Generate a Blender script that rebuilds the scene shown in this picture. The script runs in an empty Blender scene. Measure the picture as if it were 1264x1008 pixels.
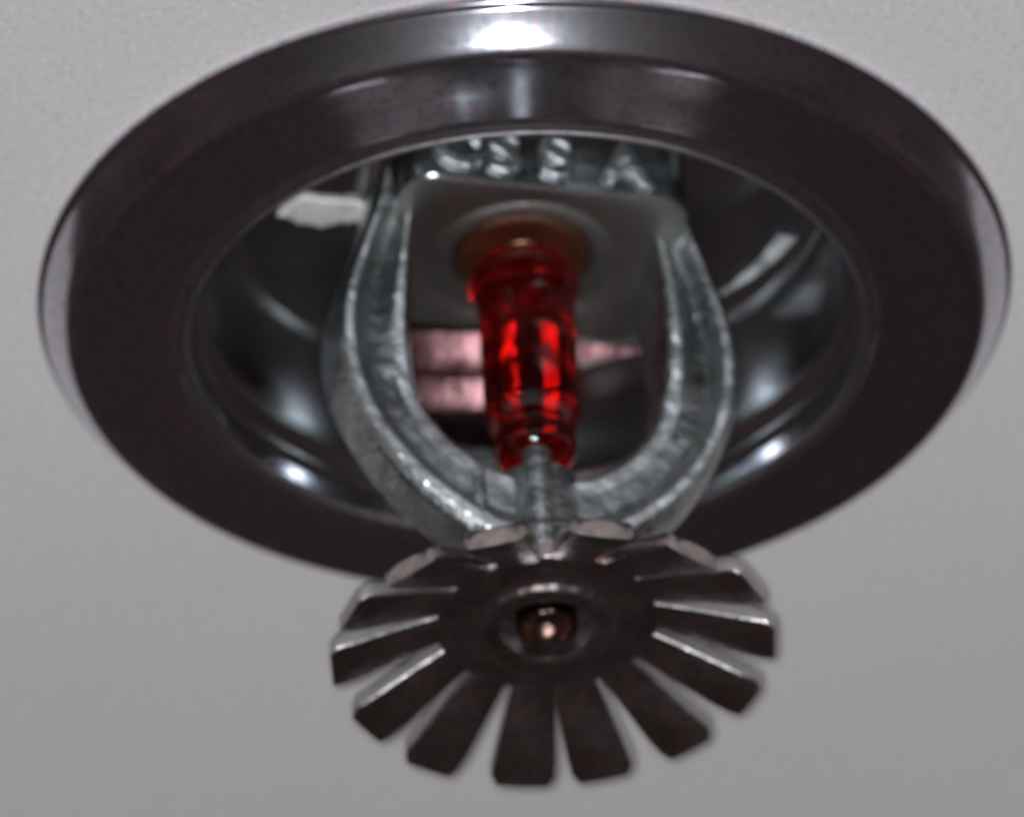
import bpy, bmesh, math, random
from mathutils import Vector, Matrix

sc = bpy.context.scene
random.seed(7)
MM = 0.001
CEIL = 2.4                                   # ceiling height, metres

# ------------------------------------------------------------------ camera
ELEV = math.radians(35.6)                    # line of sight above the horizontal
DIST = 0.80
ROLL = math.radians(2.6)
AIM = Vector((-0.00135, 0.0, CEIL - 0.0107))
cam_d = bpy.data.cameras.new('camera')
cam = bpy.data.objects.new('camera', cam_d)
sc.collection.objects.link(cam)
fwd = Vector((0, math.cos(ELEV), math.sin(ELEV)))
cam.location = AIM - fwd * DIST
q = fwd.to_track_quat('-Z', 'Y').to_matrix().to_4x4()
cam.matrix_world = Matrix.Translation(cam.location) @ q @ Matrix.Rotation(-ROLL, 4, 'Z')
cam_d.sensor_width = 36
cam_d.lens = 36 * DIST / 0.0766
cam_d.clip_start = 0.01
cam_d.clip_end = 50
cam_d.dof.use_dof = True                     # the snapshot is a little out of focus
cam_d.dof.focus_distance = DIST * 0.93
cam_d.dof.aperture_fstop = 48
sc.camera = cam

# ------------------------------------------------------------------ world: a dark room
w = bpy.data.worlds.new('World'); sc.world = w; w.use_nodes = True
bg = w.node_tree.nodes['Background']
wn = w.node_tree.nodes.new('ShaderNodeTexNoise'); wn.inputs['Scale'].default_value = 2.2; wn.inputs['Detail'].default_value = 3
wt_ = w.node_tree.nodes.new('ShaderNodeTexCoord'); w.node_tree.links.new(wt_.outputs['Generated'], wn.inputs['Vector'])
wr_ = w.node_tree.nodes.new('ShaderNodeValToRGB')          # unlit furnishings, a dim brownish clutter
wr_.color_ramp.elements[0].position = 0.35; wr_.color_ramp.elements[0].color = (0.64, 0.47, 0.47, 1)
wr_.color_ramp.elements[1].position = 0.65; wr_.color_ramp.elements[1].color = (1.42, 0.96, 0.95, 1)
w.node_tree.links.new(wn.outputs['Fac'], wr_.inputs['Fac']); w.node_tree.links.new(wr_.outputs['Color'], bg.inputs['Color'])
bg.inputs['Strength'].default_value = 0.034

# ------------------------------------------------------------------ the camera's flash
fl = bpy.data.lights.new('flash', 'AREA')
fl.shape = 'RECTANGLE'; fl.size = 0.010; fl.size_y = 0.008
fl.energy = 7.2
fl.color = (0.88, 0.93, 1.0)
flo = bpy.data.objects.new('flash', fl); sc.collection.objects.link(flo)
cm = cam.matrix_world.to_3x3()
flo.location = cam.location + cm @ Vector((-0.004, 0.002, 0.004))
flo.rotation_euler = (AIM - flo.location).to_track_quat('-Z', 'Y').to_euler()

# ------------------------------------------------------------------ render settings
sc.view_settings.view_transform = 'Standard'
sc.view_settings.look = 'None'
sc.view_settings.exposure = 0.0
sc.view_settings.gamma = 1.0
sc.render.engine = 'CYCLES'
sc.cycles.max_bounces = 16
sc.cycles.glossy_bounces = 10
sc.cycles.transmission_bounces = 12
sc.cycles.use_denoising = True
sc.cycles.sample_clamp_indirect = 6.0
sc.cycles.filter_width = 2.6

# ------------------------------------------------------------------ materials
def new_mat(name):
    m = bpy.data.materials.new(name); m.use_nodes = True
    nt = m.node_tree
    return m, nt, nt.nodes['Principled BSDF']

def N(nt, t, **kw):
    n = nt.nodes.new(t)
    for k, v in kw.items():
        if k in n.inputs: n.inputs[k].default_value = v
        else: setattr(n, k, v)
    return n

def ramp(nt, fac, stops):
    r = nt.nodes.new('ShaderNodeValToRGB')
    e = r.color_ramp.elements
    while len(e) < len(stops): e.new(0.5)
    for el, (p, c) in zip(e, stops):
        el.position = p; el.color = (*c, 1)
    nt.links.new(fac, r.inputs['Fac'])
    return r

def metal(name, base, rough, bump_scale=None, bump=0.0, rough_var=0.0, spots=None, dist=0.0004, grain=0.0, bloom_coat=0.0):
    """plated metal; object coordinates are metres, so noise scales are large"""
    m, nt, p = new_mat(name)
    p.inputs['Metallic'].default_value = 1.0
    p.inputs['Base Color'].default_value = (*base, 1)
    p.inputs['Roughness'].default_value = rough
    tc = N(nt, 'ShaderNodeTexCoord')
    if rough_var:
        n = N(nt, 'ShaderNodeTexNoise', Scale=160.0, Detail=5.0)
        nt.links.new(tc.outputs['Object'], n.inputs['Vector'])
        mr = N(nt, 'ShaderNodeMapRange')
        mr.inputs['From Min'].default_value = 0.3; mr.inputs['From Max'].default_value = 0.7
        mr.inputs['To Min'].default_value = max(0.02, rough - rough_var)
        mr.inputs['To Max'].default_value = rough + rough_var
        nt.links.new(n.outputs['Fac'], mr.inputs['Value'])
        nt.links.new(mr.outputs['Result'], p.inputs['Roughness'])
    if spots:
        n2 = N(nt, 'ShaderNodeTexNoise', Scale=spots[0], Detail=6.0, Roughness=0.65)
        nt.links.new(tc.outputs['Object'], n2.inputs['Vector'])
        r = ramp(nt, n2.outputs['Fac'], [(0.38, spots[1]), (0.62, base)])
        nt.links.new(r.outputs['Color'], p.inputs['Base Color'])
    if grain:                                # fine colour speckle imitating sensor grain
        g = N(nt, 'ShaderNodeTexNoise', Scale=1500.0, Detail=3.0, Roughness=0.75)
        nt.links.new(tc.outputs['Object'], g.inputs['Vector'])
        gr = ramp(nt, g.outputs['Fac'], [(0.30, (1-grain, 1-grain, 1-grain)), (0.5, (1, 1, 1)), (0.68, (1+grain*1.3, 1-grain*.2, 1-grain*.2))])
        mx = N(nt, 'ShaderNodeMix', data_type='RGBA', blend_type='MULTIPLY')
        mx.inputs['Factor'].default_value = 1.0
        if p.inputs['Base Color'].is_linked:
            nt.links.new(p.inputs['Base Color'].links[0].from_socket, mx.inputs['A'])
        else:
            mx.inputs['A'].default_value = (*base, 1)
        nt.links.new(gr.outputs['Color'], mx.inputs['B'])
        nt.links.new(mx.outputs['Result'], p.inputs['Base Color'])
    if bloom_coat:                                 # rough coat over the chrome, imitating the flash's bloom
        p.inputs['Coat Weight'].default_value = bloom_coat
        p.inputs['Coat Roughness'].default_value = 0.45
        p.inputs['Coat Tint'].default_value = (0.95, 0.97, 1.0, 1)
    if bump_scale:
        n3 = N(nt, 'ShaderNodeTexNoise', Scale=bump_scale, Detail=4.0, Roughness=0.6)
        nt.links.new(tc.outputs['Object'], n3.inputs['Vector'])
        b = N(nt, 'ShaderNodeBump', Strength=bump, Distance=dist)
        nt.links.new(n3.outputs['Fac'], b.inputs['Height'])
        nt.links.new(b.outputs['Normal'], p.inputs['Normal'])
    return m

M_TRIM = metal('chrome_trim', (0.56, 0.58, 0.63), 0.11, 45, 0.05, 0.02, grain=0.45, bloom_coat=0.75)
M_CUP = metal('chrome_cup', (0.55, 0.58, 0.585), 0.16, 120, 0.10, 0.03)
M_CAST = metal('plated_cast_frame', (0.50, 0.53, 0.53), 0.29, 700, 1.0, 0.08, (420, (0.36, 0.38, 0.38)), dist=0.00042)
M_DEFL = metal('plated_deflector', (0.45, 0.43, 0.42), 0.27, 700, 0.4, 0.06, (300, (0.32, 0.29, 0.28)), grain=0.3)
M_SCREW = metal('dark_screw', (0.13, 0.08, 0.065), 0.26, 900, 0.6, 0.05)
M_BRASS = metal('brass_seat', (0.20, 0.105, 0.06), 0.50, 500, 0.3, 0.08)
M_BOSS = metal('plated_boss', (0.45, 0.46, 0.46), 0.17, 700, 0.15, 0.05)
M_LETTER = metal('pale_letter', (0.60, 0.62, 0.62), 0.32, 900, 0.9, 0.05, dist=0.0006)  # paler and rougher than the boss metal
M_EDGE = metal('sheared_edge', (0.44, 0.42, 0.415), 0.46, 900, 0.4, 0.08)
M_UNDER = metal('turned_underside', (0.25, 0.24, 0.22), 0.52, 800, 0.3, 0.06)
M_BARS = metal('pink_reflection', (0.19, 0.10, 0.102), 0.34, 300, 0.5, 0.06, (260, (0.11, 0.05, 0.052)))  # pink tint stands in for light reflected in the cup
M_RIM = metal('worn_rim', (0.30, 0.275, 0.275), 0.50, 900, 0.3, 0.05)
M_RIDGE = metal('ridge_highlights', (0.86, 0.88, 0.88), 0.52, 600, 1.0, 0.12, (380, (0.45, 0.47, 0.48)), dist=0.0005)  # lighter base colour on the arm ridges paints in their highlights
M_LOW = metal('cast_lower_frame', (0.58, 0.60, 0.60), 0.44, 800, 1.0, 0.10, (380, (0.34, 0.36, 0.36)), dist=0.0004)
M_BODY = metal('plated_body', (0.50, 0.50, 0.49), 0.28, 700, 0.3, 0.08)

def glass_red():
    m, nt, p = new_mat('red_liquid_glass')
    p.inputs['Base Color'].default_value = (0.85, 0.008, 0.006, 1)
    p.inputs['Transmission Weight'].default_value = 1.0
    p.inputs['Roughness'].default_value = 0.03
    p.inputs['IOR'].default_value = 1.45
    return m
M_GLASS = glass_red()
def bubble_mat():
    m, nt, p = new_mat('bubble_gas')
    p.inputs['Base Color'].default_value = (1, 0.5, 0.45, 1)
    p.inputs['Transmission Weight'].default_value = 1.0
    p.inputs['Roughness'].default_value = 0.0
    p.inputs['IOR'].default_value = 0.72
    return m
M_BUBBLE = bubble_mat()

def paint():
    m, nt, p = new_mat('matt_ceiling_paint')
    tc = N(nt, 'ShaderNodeTexCoord')
    n = N(nt, 'ShaderNodeTexNoise', Scale=2000.0, Detail=2.0, Roughness=0.7)
    nt.links.new(tc.outputs['Object'], n.inputs['Vector'])
    big = N(nt, 'ShaderNodeTexNoise', Scale=30.0, Detail=3.0)
    nt.links.new(tc.outputs['Object'], big.inputs['Vector'])
    a = ramp(nt, n.outputs['Fac'], [(0.28, (0.46, 0.40, 0.40)), (0.42, (0.60, 0.60, 0.52)), (0.56, (0.64, 0.56, 0.575)), (0.72, (0.76, 0.75, 0.72))])
    b = ramp(nt, big.outputs['Fac'], [(0.3, (0.97, 0.97, 0.97)), (0.7, (1, 1, 1))])
    mx = N(nt, 'ShaderNodeMix', data_type='RGBA', blend_type='MULTIPLY')
    mx.inputs['Factor'].default_value = 1.0
    nt.links.new(a.outputs['Color'], mx.inputs['A']); nt.links.new(b.outputs['Color'], mx.inputs['B'])
    nt.links.new(mx.outputs['Result'], p.inputs['Base Color'])
    p.inputs['Roughness'].default_value = 0.85
    p.inputs['Specular IOR Level'].default_value = 0.2
    bp = N(nt, 'ShaderNodeBump', Strength=0.10, Distance=0.0002)
    nt.links.new(n.outputs['Fac'], bp.inputs['Height'])
    nt.links.new(bp.outputs['Normal'], p.inputs['Normal'])
    return m
M_CEIL = paint()
M_GLINT, _nt, _p = new_mat('streak_glint')  # grey of the strip that replaces a reflection in the cup
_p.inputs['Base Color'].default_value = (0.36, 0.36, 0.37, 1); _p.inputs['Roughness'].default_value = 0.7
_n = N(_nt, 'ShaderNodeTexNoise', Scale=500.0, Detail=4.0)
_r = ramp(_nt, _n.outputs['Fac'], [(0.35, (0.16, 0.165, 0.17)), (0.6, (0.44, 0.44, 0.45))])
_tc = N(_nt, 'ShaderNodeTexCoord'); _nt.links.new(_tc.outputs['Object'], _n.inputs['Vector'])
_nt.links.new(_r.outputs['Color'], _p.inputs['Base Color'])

# ------------------------------------------------------------------ helpers
def link(name, me, mat, parent=None, sharp=35):
    me.materials.append(mat)
    for f in me.polygons: f.use_smooth = True
    me.set_sharp_from_angle(angle=math.radians(sharp))
    o = bpy.data.objects.new(name, me); sc.collection.objects.link(o)
    if parent: o.parent = parent
    return o

def mesh_from(bm, name):
    bmesh.ops.recalc_face_normals(bm, faces=bm.faces)
    me = bpy.data.meshes.new(name); bm.to_mesh(me); bm.free()
    return me

def spline(pts, n=6):
    """Catmull-Rom through points"""
    out = []
    P = [pts[0]] + list(pts) + [pts[-1]]
    for i in range(1, len(P) - 2):
        p0, p1, p2, p3 = P[i-1:i+3]
        for k in range(n):
            t = k / n
            out.append(tuple(0.5 * (2*b + (c-a)*t + (2*a-5*b+4*c-d)*t*t + (3*b-a-3*c+d)*t**3)
                             for a, b, c, d in zip(p0, p1, p2, p3)))
    out.append(tuple(pts[-1]))
    return out

def lathe(bm, prof, seg=160, closed=False):
    """prof: (radius, hang depth) in mm; hang depth goes DOWN from the ceiling"""
    rings = []
    for r, h in prof:
        if r < 1e-4:
            rings.append([bm.verts.new((0, 0, -h*MM))])
        else:
            rings.append([bm.verts.new((r*MM*math.cos(2*math.pi*i/seg), r*MM*math.sin(2*math.pi*i/seg), -h*MM)) for i in range(seg)])
    pairs = list(zip(rings[:-1], rings[1:]))
    if closed: pairs.append((rings[-1], rings[0]))
    for a, b in pairs:
        for i in range(seg):
            j = (i+1) % seg
            if len(a) == 1 and len(b) == 1: continue
            if len(a) == 1: bm.faces.new((a[0], b[i], b[j]))
            elif len(b) == 1: bm.faces.new((a[i], b[0], a[j]))
            else: bm.faces.new((a[i], b[i], b[j], a[j]))

def arc(cx, cy, r, a0, a1, n=6):
    return [(cx + r*math.cos(math.radians(a0+(a1-a0)*k/n)), cy + r*math.sin(math.radians(a0+(a1-a0)*k/n))) for k in range(n+1)]

def extruded(outline, d0, d1, bevel, seg=3, angle=30):
    """outline (x, h) in mm extruded along y from d0 to d1, edges rounded"""
    bm = bmesh.new()
    f = bm.faces.new([bm.verts.new((x*MM, d0*MM, -h*MM)) for x, h in outline])
    r = bmesh.ops.extrude_face_region(bm, geom=[f])
    vs = [v for v in r['geom'] if isinstance(v, bmesh.types.BMVert)]
    bmesh.ops.translate(bm, verts=vs, vec=(0, (d1-d0)*MM, 0))
    bmesh.ops.recalc_face_normals(bm, faces=bm.faces)
    if bevel:
        es = [e for e in bm.edges if len(e.link_faces) == 2 and e.calc_face_angle() > math.radians(angle)]
        bmesh.ops.bevel(bm, geom=es, offset=bevel*MM, segments=seg, profile=0.5, affect='EDGES', clamp_overlap=True)
    return bm

# ------------------------------------------------------------------ ceiling (a sheet with the hole the cup goes through)
bm = bmesh.new()
prof = [(30, 0), (45, 0), (90, 0), (300, 0), (1500, 0)]
lathe(bm, prof, 96)
ceiling = link('ceiling', mesh_from(bm, 'ceiling'), M_CEIL)
ceiling.location = (0, 0, CEIL)
ceiling['kind'] = 'structure'
ceiling['label'] = 'plain light grey painted ceiling'

# ------------------------------------------------------------------ escutcheon plate
plate = bpy.data.objects.new('escutcheon_plate', None); sc.collection.objects.link(plate)
plate.empty_display_size = 0.02
plate.location = (0, 0, CEIL)
plate['label'] = 'round polished chrome cover plate with recessed cup on the ceiling'
plate['category'] = 'cover plate'

bm = bmesh.new()
lip = spline([(36.3, 1.0), (35.66, 2.0), (34.96, 3.0), (34.56, 3.48)], 6)
prof = [(36.0, -0.02)] + arc(36.3, 0.42, 0.5, -62, 62, 8) + lip \
     + [(34.35, 3.68), (34.1, 3.80), (33.8, 3.84), (33.0, 3.85), (30.0, 3.88), (27.0, 3.88), (26.6, 3.92), (26.35, 4.1)] \
     + arc(25.85, 3.85, 0.52, 35, 180, 9) + [(25.3, 2.6), (25.9, 2.55), (33.6, 3.1), (35.9, 0.7)]
lathe(bm, prof, 220, closed=True)
link('trim_ring', mesh_from(bm, 'trim_ring'), M_TRIM, plate)

bm = bmesh.new()
prof = [(25.9, 2.35)] + arc(25.25, 1.75, 0.6, 70, 250, 8) + [(24.85, 1.0), (24.5, 0.72), (24.1, 0.5), (23.93, 0.1), (23.88, -1.0), (23.86, -6.0)] \
     + [(23.85, -8.8)] + arc(22.55, -9.1, 1.3, 0, -90, 9) + [(20.0, -10.4), (14.0, -10.45), (11.5, -10.6), (11.2, -11.4)]
lathe(bm, prof, 220)
link('recessed_cup', mesh_from(bm, 'recessed_cup'), M_CUP, plate, 50)

# a ragged pale patch on the floor of the cup
bm = bmesh.new()
pts = []
for k in range(72):
    t = 2*math.pi*k/72
    rr = 1 + 0.12*math.sin(3*t+1) + 0.07*math.sin(7*t) + 0.05*math.sin(13*t+2) + random.uniform(-0.05, 0.05)
    pts.append((-15.0 + 3.9*rr*math.cos(t) + 1.4*math.sin(t), 2.2 + 2.2*rr*math.sin(t)*(0.7 if math.sin(t) < 0 else 1.0)))
top = [bm.verts.new((x*MM, y*MM, 10.38*MM)) for x, y in pts]
bot = [bm.verts.new(((x*0.86-2.1)*MM, (y*0.86+0.22)*MM, (10.1+random.uniform(0, .15))*MM)) for x, y in pts]
for i in range(72):
    j = (i+1) % 72; bm.faces.new((top[i], top[j], bot[j], bot[i]))
bm.faces.new(bot)
link('pale_mark', mesh_from(bm, 'pale_mark'), M_CEIL, plate)

# added ribbed bars at the back of the cup, shaped as flash reflections
bm = bmesh.new()
prof = [(19.0, -10.35), (19.65, -9.55), (20.2, -8.75), (20.75, -8.2), (21.1, -7.9), (20.95, -7.6), (20.75, -7.3), (20.85, -7.05), (21.0, -6.9),
        (20.2, -6.2), (19.6, -5.75), (20.1, -5.0), (20.65, -4.3), (21.1, -3.95), (21.6, -3.8)]
rows = []
for k in range(9):
    x = -10.5 + 12.0*k/8
    bend = 0.022*(x+2.6)**2
    rows.append([bm.verts.new((x*MM, (y-bend+0.2)*MM, -h*MM)) for y, h in prof])
for a_, b_ in zip(rows[:-1], rows[1:]):
    for i in range(len(prof)-1): bm.faces.new((a_[i], b_[i], b_[i+1], a_[i+1]))
g_ = bmesh.ops.solidify(bm, geom=bm.faces[:], thickness=0.3*MM)
link('reflection_bars', mesh_from(bm, 'reflection_bars'), M_BARS, plate, 50)
bm = bmesh.new()                            # short right end of the added reflection bars
rows = []
for k in range(7):
    x = 3.6 + 5.2*k/6; wv = 0.75 - 0.09*k
    rows.append([bm.verts.new((x*MM, (20.3 - 0.010*(x-1)**2 + (q_-1)*0.55*wv)*MM, (8.9 - 0.10*k - (q_-1)*0.8*wv)*MM)) for q_ in range(3)])
for a_, b_ in zip(rows[:-1], rows[1:]):
    for i in range(2): bm.faces.new((a_[i], b_[i], b_[i+1], a_[i+1]))
bmesh.ops.solidify(bm, geom=bm.faces[:], thickness=0.3*MM)
link('reflection_bars', mesh_from(bm, 'reflection_bars'), M_BARS, plate, 50)
# thin strip on the right of the cup floor, a reflection put in as colour
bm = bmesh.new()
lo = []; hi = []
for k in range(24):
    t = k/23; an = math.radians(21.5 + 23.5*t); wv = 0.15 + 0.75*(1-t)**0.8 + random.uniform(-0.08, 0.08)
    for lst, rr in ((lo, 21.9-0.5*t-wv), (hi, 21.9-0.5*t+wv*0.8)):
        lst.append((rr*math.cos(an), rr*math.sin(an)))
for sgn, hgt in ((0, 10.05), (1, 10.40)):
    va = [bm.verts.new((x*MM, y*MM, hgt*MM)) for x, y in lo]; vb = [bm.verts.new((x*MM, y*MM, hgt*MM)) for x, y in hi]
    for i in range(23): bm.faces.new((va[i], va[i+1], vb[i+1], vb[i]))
link('pale_mark', mesh_from(bm, 'pale_mark'), M_GLINT, plate)
# worn rolled rim round the opening
bm = bmesh.new()
lathe(bm, arc(25.55, 4.22, 0.25, 0, 324, 9), 220, closed=True)
link('opening_rim', mesh_from(bm, 'opening_rim'), M_RIM, plate, 80)

# ------------------------------------------------------------------ fire sprinkler
spr = bpy.data.objects.new('fire_sprinkler', None); sc.collection.objects.link(spr)
spr.empty_display_size = 0.02
spr.location = (0, 0, CEIL)
TW = math.radians(15)
spr.rotation_euler = (0, math.radians(-1.0), TW)
spr['label'] = 'pendent chrome fire sprinkler with red glass bulb and toothed deflector'
spr['category'] = 'fire sprinkler'

# threaded body that disappears up through the cup
bm = bmesh.new()
lathe(bm, [(0, -18), (10.2, -18), (10.2, -8.6), (9.0, -8.4), (0, -8.4)], 72)
link('threaded_body', mesh_from(bm, 'threaded_body'), M_BODY, spr)

# frame: two arms joined in a U, with the wrench boss on top
outer = spline([(11.4, -8.8), (12.2, -5.0), (14.0, 0.0), (15.4, 4.5), (15.5, 9.0), (14.6, 13.0), (12.7, 16.8), (10.2, 20.2), (7.0, 23.0), (4.4, 24.8)], 5)
inner = spline([(9.2, -3.4), (9.6, 0.0), (9.7, 5.0), (9.5, 9.2), (8.6, 12.6), (6.6, 15.4), (4.2, 17.2), (2.0, 17.9)], 5)
def resample(p, n):
    L = [0.0]
    for a_, b_ in zip(p[:-1], p[1:]): L.append(L[-1] + math.dist(a_, b_))
    out = []
    for k in range(n):
        t = L[-1]*k/(n-1); i = max(j for j in range(len(L)) if L[j] <= t + 1e-9); i = min(i, len(p)-2)
        f = (t-L[i])/(L[i+1]-L[i]); out.append(tuple(u+(v-u)*f for u, v in zip(p[i], p[i+1])))
    return out
NS = 34
ro = resample(outer + [(0.0, 25.2)], NS); ri = resample(inner + [(0.0, 18.1)], NS)
def smooth(x): x = min(1, max(0, x)); return x*x*(3-2*x)
secs = []
for k in range(NS):
    t = k/(NS-1); g = smooth((t-0.25)/0.35)
    D = 4.4 - 1.7*smooth(t/0.62)
    gd = 1.25*(1-g) + 0.75*g                # hollow between the two ridges, fading into one outer ridge
    ir = 0.12*(1-g) + 0.85*g
    cs = [(0.0, -D+0.9), (0.08, -D), (0.26, -D), (0.40, -D+gd), (0.58, -D+gd), (0.72, -D+ir), (0.92, -D+ir), (1.0, -D+ir+0.7),
          (1.0, D-0.8), (0.9, D), (0.1, D), (0.0, D-0.9)]
    secs.append([(ro[k][0]+(ri[k][0]-ro[k][0])*u, d, ro[k][1]+(ri[k][1]-ro[k][1])*u) for u, d in cs])
bm = bmesh.new()
full = [[(-x, d, h) for x, d, h in q_] for q_ in secs] + [list(q_) for q_ in reversed(secs[:-1])]
rows = [[bm.verts.new((x*MM, d*MM, -h*MM)) for x, d, h in q_] for q_ in full]
for a_, b_ in zip(rows[:-1], rows[1:]):
    for i in range(12):
        j = (i+1) % 12; f_ = bm.faces.new((a_[i], a_[j], b_[j], b_[i]))
        f_.material_index = 1 if i in (1, 5) else 0
bm.faces.new(rows[0]); bm.faces.new(rows[-1])
low = [f_ for f_ in bm.faces if -f_.calc_center_median().z > 13.5*MM]
for f_ in low:
    if f_.material_index == 0: f_.material_index = 2
bmesh.ops.recalc_face_normals(bm, faces=bm.faces)
es = [e for e in bm.edges if len(e.link_faces) == 2 and e.calc_face_angle() > math.radians(20)]
bmesh.ops.bevel(bm, geom=es, offset=0.25*MM, segments=3, profile=0.5, affect='EDGES', clamp_overlap=True)
frame = link('frame', mesh_from(bm, 'frame'), M_CAST, spr, 60)
frame.data.materials.append(M_RIDGE); frame.data.materials.append(M_LOW)

# wrench boss: rounded oblong block the arms grow from
bm = bmesh.new()
def oblong(hx, hy, r, n=18):
    pts = []
    for cx, cy, a in ((hx-r, hy-r, 0), (-hx+r, hy-r, 90), (-hx+r, -hy+r, 180), (hx-r, -hy+r, 270)):
        pts += arc(cx, cy, r, a, a+90, n)
    return [tuple(c_) for c_ in resample(pts + [pts[0]], 97)[:-1]]
secs = [(10.6, 8.6, -9.6), (11.2, 9.3, -9.1), (11.2, 9.3, -3.25), (11.1, 9.2, -3.08), (10.9, 9.0, -3.0)]
rings = []
for hx, hy, h in secs:
    rings.append([bm.verts.new((x*MM, y*MM, -h*MM)) for x, y in oblong(hx, hy, 2.6)])
for a, b in zip(rings[:-1], rings[1:]):
    for i in range(len(a)):
        j = (i+1) % len(a); bm.faces.new((a[i], a[j], b[j], b[i]))
bm.faces.new(rings[0])
# underside with a round opening for the bulb seat
seg = len(rings[-1]); ang = [math.atan2(v.co.y, v.co.x) for v in rings[-1]]
steps = [rings[-1]] + [[bm.verts.new((q_*MM*math.cos(t), q_*MM*math.sin(t), -h*MM)) for t in ang]
                       for q_, h in ((8.0, -3.0), (7.7, -3.25), (6.9, -3.3), (6.6, -3.05), (5.6, -3.05), (5.25, -4.2))]
hole2 = steps[-1]
for a, b in zip(steps[:-1], steps[1:]):
    for i in range(seg):
        j = (i+1) % seg; bm.faces.new((a[i], a[j], b[j], b[i]))
bm.faces.new(hole2)
boss = link('wrench_boss', mesh_from(bm, 'wrench_boss'), M_BOSS, spr, 40)
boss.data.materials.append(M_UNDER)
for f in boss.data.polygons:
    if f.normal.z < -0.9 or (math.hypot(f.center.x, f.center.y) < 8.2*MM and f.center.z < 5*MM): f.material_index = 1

# raised cast letters along the near flat of the boss
for ch, cx, dz in (('C', -7.2, 0.2), ('S', -3.6, 0.1), ('S', 0.4, 0.1), ('A', 5.7, 0.0)):
    cu = bpy.data.curves.new('letter', 'FONT')
    cu.body = ch; cu.align_x = 'CENTER'; cu.size = 5.1*MM
    cu.extrude = 0.45*MM; cu.bevel_depth = 0.22*MM; cu.bevel_resolution = 3; cu.offset = 0.05*MM
    tmp = bpy.data.objects.new('tmp', cu); sc.collection.objects.link(tmp)
    dg = bpy.context.evaluated_depsgraph_get()
    me = bpy.data.meshes.new_from_object(tmp.evaluated_get(dg))
    bpy.data.objects.remove(tmp); bpy.data.curves.remove(cu)
    me.name = 'letter'
    me.transform(Matrix.Translation((cx*MM, -9.35*MM, (3.8 + dz)*MM)) @ Matrix.Rotation(math.radians(90), 4, 'X'))
    link('letter', me, M_LETTER, boss, 45)

# brass seat that carries the top of the bulb
bm = bmesh.new()
lathe(bm, [(0, -4.1), (5.15, -4.1), (5.15, -3.35), (4.9, -3.15), (4.5, -3.1), (4.2, -3.3), (4.0, -3.5), (2.0, -3.3), (1.6, -2.7), (0, -2.7)], 72)
link('bulb_seat', mesh_from(bm, 'bulb_seat'), M_BRASS, spr)

# glass bulb
bm = bmesh.new()
prof = spline([(0, -2.9), (1.8, -2.8), (3.4, -2.1), (4.15, -1.1), (4.2, -0.2), (3.85, 0.8), (3.65, 2.4), (3.65, 7.0), (3.62, 10.6), (3.45, 12.0), (3.2, 12.9), (3.0, 13.4), (3.0, 13.9), (3.15, 14.4), (3.1, 15.2), (2.5, 16.0), (1.6, 16.7), (0.8, 17.0), (0, 17.1)], 4)
prof = [(max(r, 0), h) for r, h in prof]; prof[0] = (0, prof[0][1]); prof[-1] = (0, prof[-1][1])
lathe(bm, prof, 64)
bulb = link('glass_bulb', mesh_from(bm, 'glass_bulb'), M_GLASS, spr, 80)
bulb['label'] = 'red liquid filled glass bulb'
bm = bmesh.new()
bmesh.ops.create_uvsphere(bm, u_segments=24, v_segments=16, radius=1.3*MM)
bmesh.ops.translate(bm, verts=bm.verts, vec=(0.3*MM, -0.4*MM, -1.6*MM))
link('bubble', mesh_from(bm, 'bubble'), M_BUBBLE, bulb, 80)

# compression screw holding the bulb, and the boss at the bottom of the frame
bm = bmesh.new()
lathe(bm, [(0, 17.15), (0.9, 17.05), (1.7, 16.7), (2.0, 16.8), (2.2, 17.4), (2.2, 18.6), (0, 18.6)], 48)
link('bulb_cup', mesh_from(bm, 'bulb_cup'), M_CAST, spr)
bm = bmesh.new()
lathe(bm, [(0, 17.2), (2.2, 17.2), (2.9, 17.7), (3.2, 22.0), (3.3, 26.4), (3.4, 29.0), (0, 29.0)], 64)
def rib(bm, px, py, rad, h0, h1, seg=20):
    lo = [bm.verts.new(((px+rad*0.8*math.cos(2*math.pi*i/seg))*MM, (py+rad*0.8*math.sin(2*math.pi*i/seg))*MM, -h0*MM)) for i in range(seg)]
    hi = [bm.verts.new(((px+rad*math.cos(2*math.pi*i/seg))*MM, (py+rad*math.sin(2*math.pi*i/seg))*MM, -h1*MM)) for i in range(seg)]
    for i in range(seg):
        j = (i+1) % seg; bm.faces.new((lo[i], lo[j], hi[j], hi[i]))
    bm.faces.new(lo); bm.faces.new(hi)
ra = -math.pi/2 - TW
rib(bm, 3.35*math.cos(ra), 3.35*math.sin(ra), 1.3, 17.2, 26.2)
rib(bm, 3.1*math.cos(ra)-4.3, 3.1*math.sin(ra)+1.1, 0.75, 18.4, 24.4)
link('apex_boss', mesh_from(bm, 'apex_boss'), M_CAST, spr)
bm = bmesh.new()
lathe(bm, arc(4.1, 24.2, 0.55, 0, 324, 9), 64, closed=True)
link('lock_ring', mesh_from(bm, 'lock_ring'), M_CUP, spr)

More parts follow.
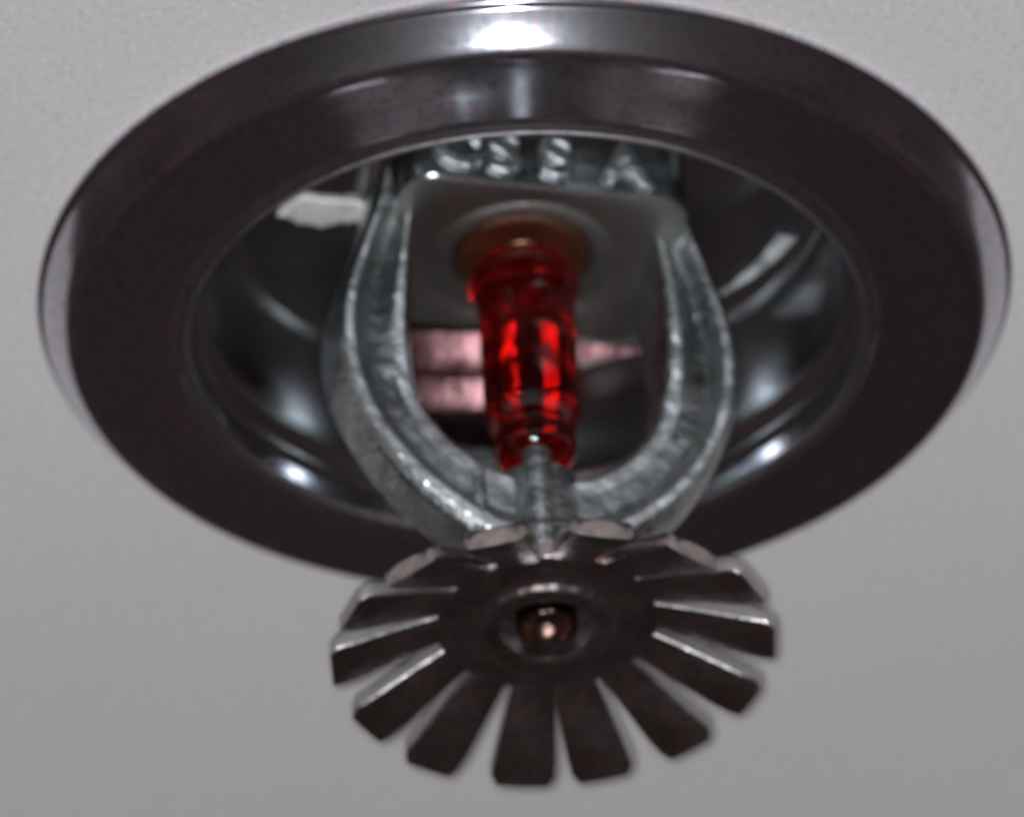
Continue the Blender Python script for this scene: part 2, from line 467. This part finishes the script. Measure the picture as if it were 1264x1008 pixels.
# deflector: dished hub, each tooth a piece of its own
DH = 29.7
defl = None
bm = bmesh.new()
lathe(bm, [(0, DH-1.6), (4.5, DH-1.6), (8.0, DH-1.2), (8.4, DH-0.9), (8.4, DH+0.2), (8.2, DH+0.5), (6.6, DH+0.6), (5.3, DH+0.62), (5.12, DH+0.75), (5.0, DH+1.15), (4.8, DH+1.3), (4.3, DH+1.33), (3.7, DH+1.28), (3.45, DH+1.1), (3.3, DH-0.6), (3.0, DH-0.9), (0, DH-0.95)], 96)
defl = link('deflector', mesh_from(bm, 'deflector'), M_DEFL, spr)
tilt = Matrix.Rotation(-TW, 4, 'Z') @ Matrix.Rotation(math.radians(-2.0), 4, 'X') @ Matrix.Rotation(TW, 4, 'Z')
defl.matrix_local = Matrix.Translation((0, 0, -DH*MM)) @ tilt @ Matrix.Translation((0, 0, DH*MM))

defl['label'] = 'toothed dark metal deflector disc'
def tooth(wt, wr=3.1, rt=16.6, drop=3.2, near=False):
    """one tooth along +x from r=7.4 to rt; thickness 1.25 mm; rounded tip; drooping slightly"""
    n = 9; bm = bmesh.new()
    rad = [7.4 + (rt-7.4)*k/(n-1) for k in range(n)]
    half = [(wr + (wt-wr)*min(1.0, (k/(n-1))*1.1))/2 for k in range(n)]
    half[-2] *= 0.99; half[-1] *= 0.80; rad[-2] += 0.45
    rows = []
    for k in range(n):
        t = k/(n-1)
        h = DH - 0.15 + drop*t**1.1
        ws = half[k]
        rows.append([bm.verts.new((rad[k]*MM, y*MM, -(h+dh)*MM)) for y, dh in
                     ((-ws, -1.0), (-ws, 0.5), (0, 0.57), (ws, 0.5), (ws, -1.0), (0, -1.05))])
    for a, b in zip(rows[:-1], rows[1:]):
        for i in range(6):
            j = (i+1) % 6; bm.faces.new((a[i], a[j], b[j], b[i]))
    bm.faces.new(rows[0]); bm.faces.new(rows[-1])
    bmesh.ops.recalc_face_normals(bm, faces=bm.faces)
    es = [e for e in bm.edges if len(e.link_faces) == 2 and e.calc_face_angle() > math.radians(50)]
    bmesh.ops.bevel(bm, geom=es, offset=0.22*MM, segments=2, profile=0.5, affect='EDGES', clamp_overlap=True)
    me = mesh_from(bm, 'tooth')
    me.materials.append(M_DEFL); me.materials.append(M_EDGE)
    for f in me.polygons:                    # sheared side and end faces stay rough
        f.material_index = 1 if abs(f.normal.z) < 0.5 and abs(f.normal.y) > 0.6 and not near else 0
    for f in me.polygons: f.use_smooth = True
    me.set_sharp_from_angle(angle=math.radians(45))
    return me
tw = [tooth(4.8), tooth(5.0), tooth(4.6), tooth(4.8, rt=16.0), tooth(5.0, rt=16.2, drop=4.3, near=True)]
BEAR = (99, 76, 51, 26, 1, -23, -47, -75, -103, -130, -156, 179, 150, 124)
for k, bearing in enumerate(BEAR):           # not quite evenly punched
    a = math.radians(bearing) - TW
    o = bpy.data.objects.new('tooth', tw[(1, 0, 0, 2, 0, 1, 4, 4, 4, 4, 3, 3, 3, 0)[k]]); sc.collection.objects.link(o)
    o.parent = defl
    o.rotation_euler = (0, math.radians(random.uniform(-0.25, 0.25)), a + math.radians(random.uniform(-1, 1)))

# screw end in the middle of the deflector
bm = bmesh.new()
lathe(bm, [(0, DH-0.9), (2.3, DH-0.9), (2.3, DH+0.85), (2.15, DH+1.0)] + [(2.0*math.cos(math.radians(q_)), DH+0.9-1.7*math.sin(math.radians(q_))) for q_ in range(0, 90, 10)] + [(0, DH-0.8)], 48)
link('screw_end', mesh_from(bm, 'screw_end'), M_SCREW, spr)
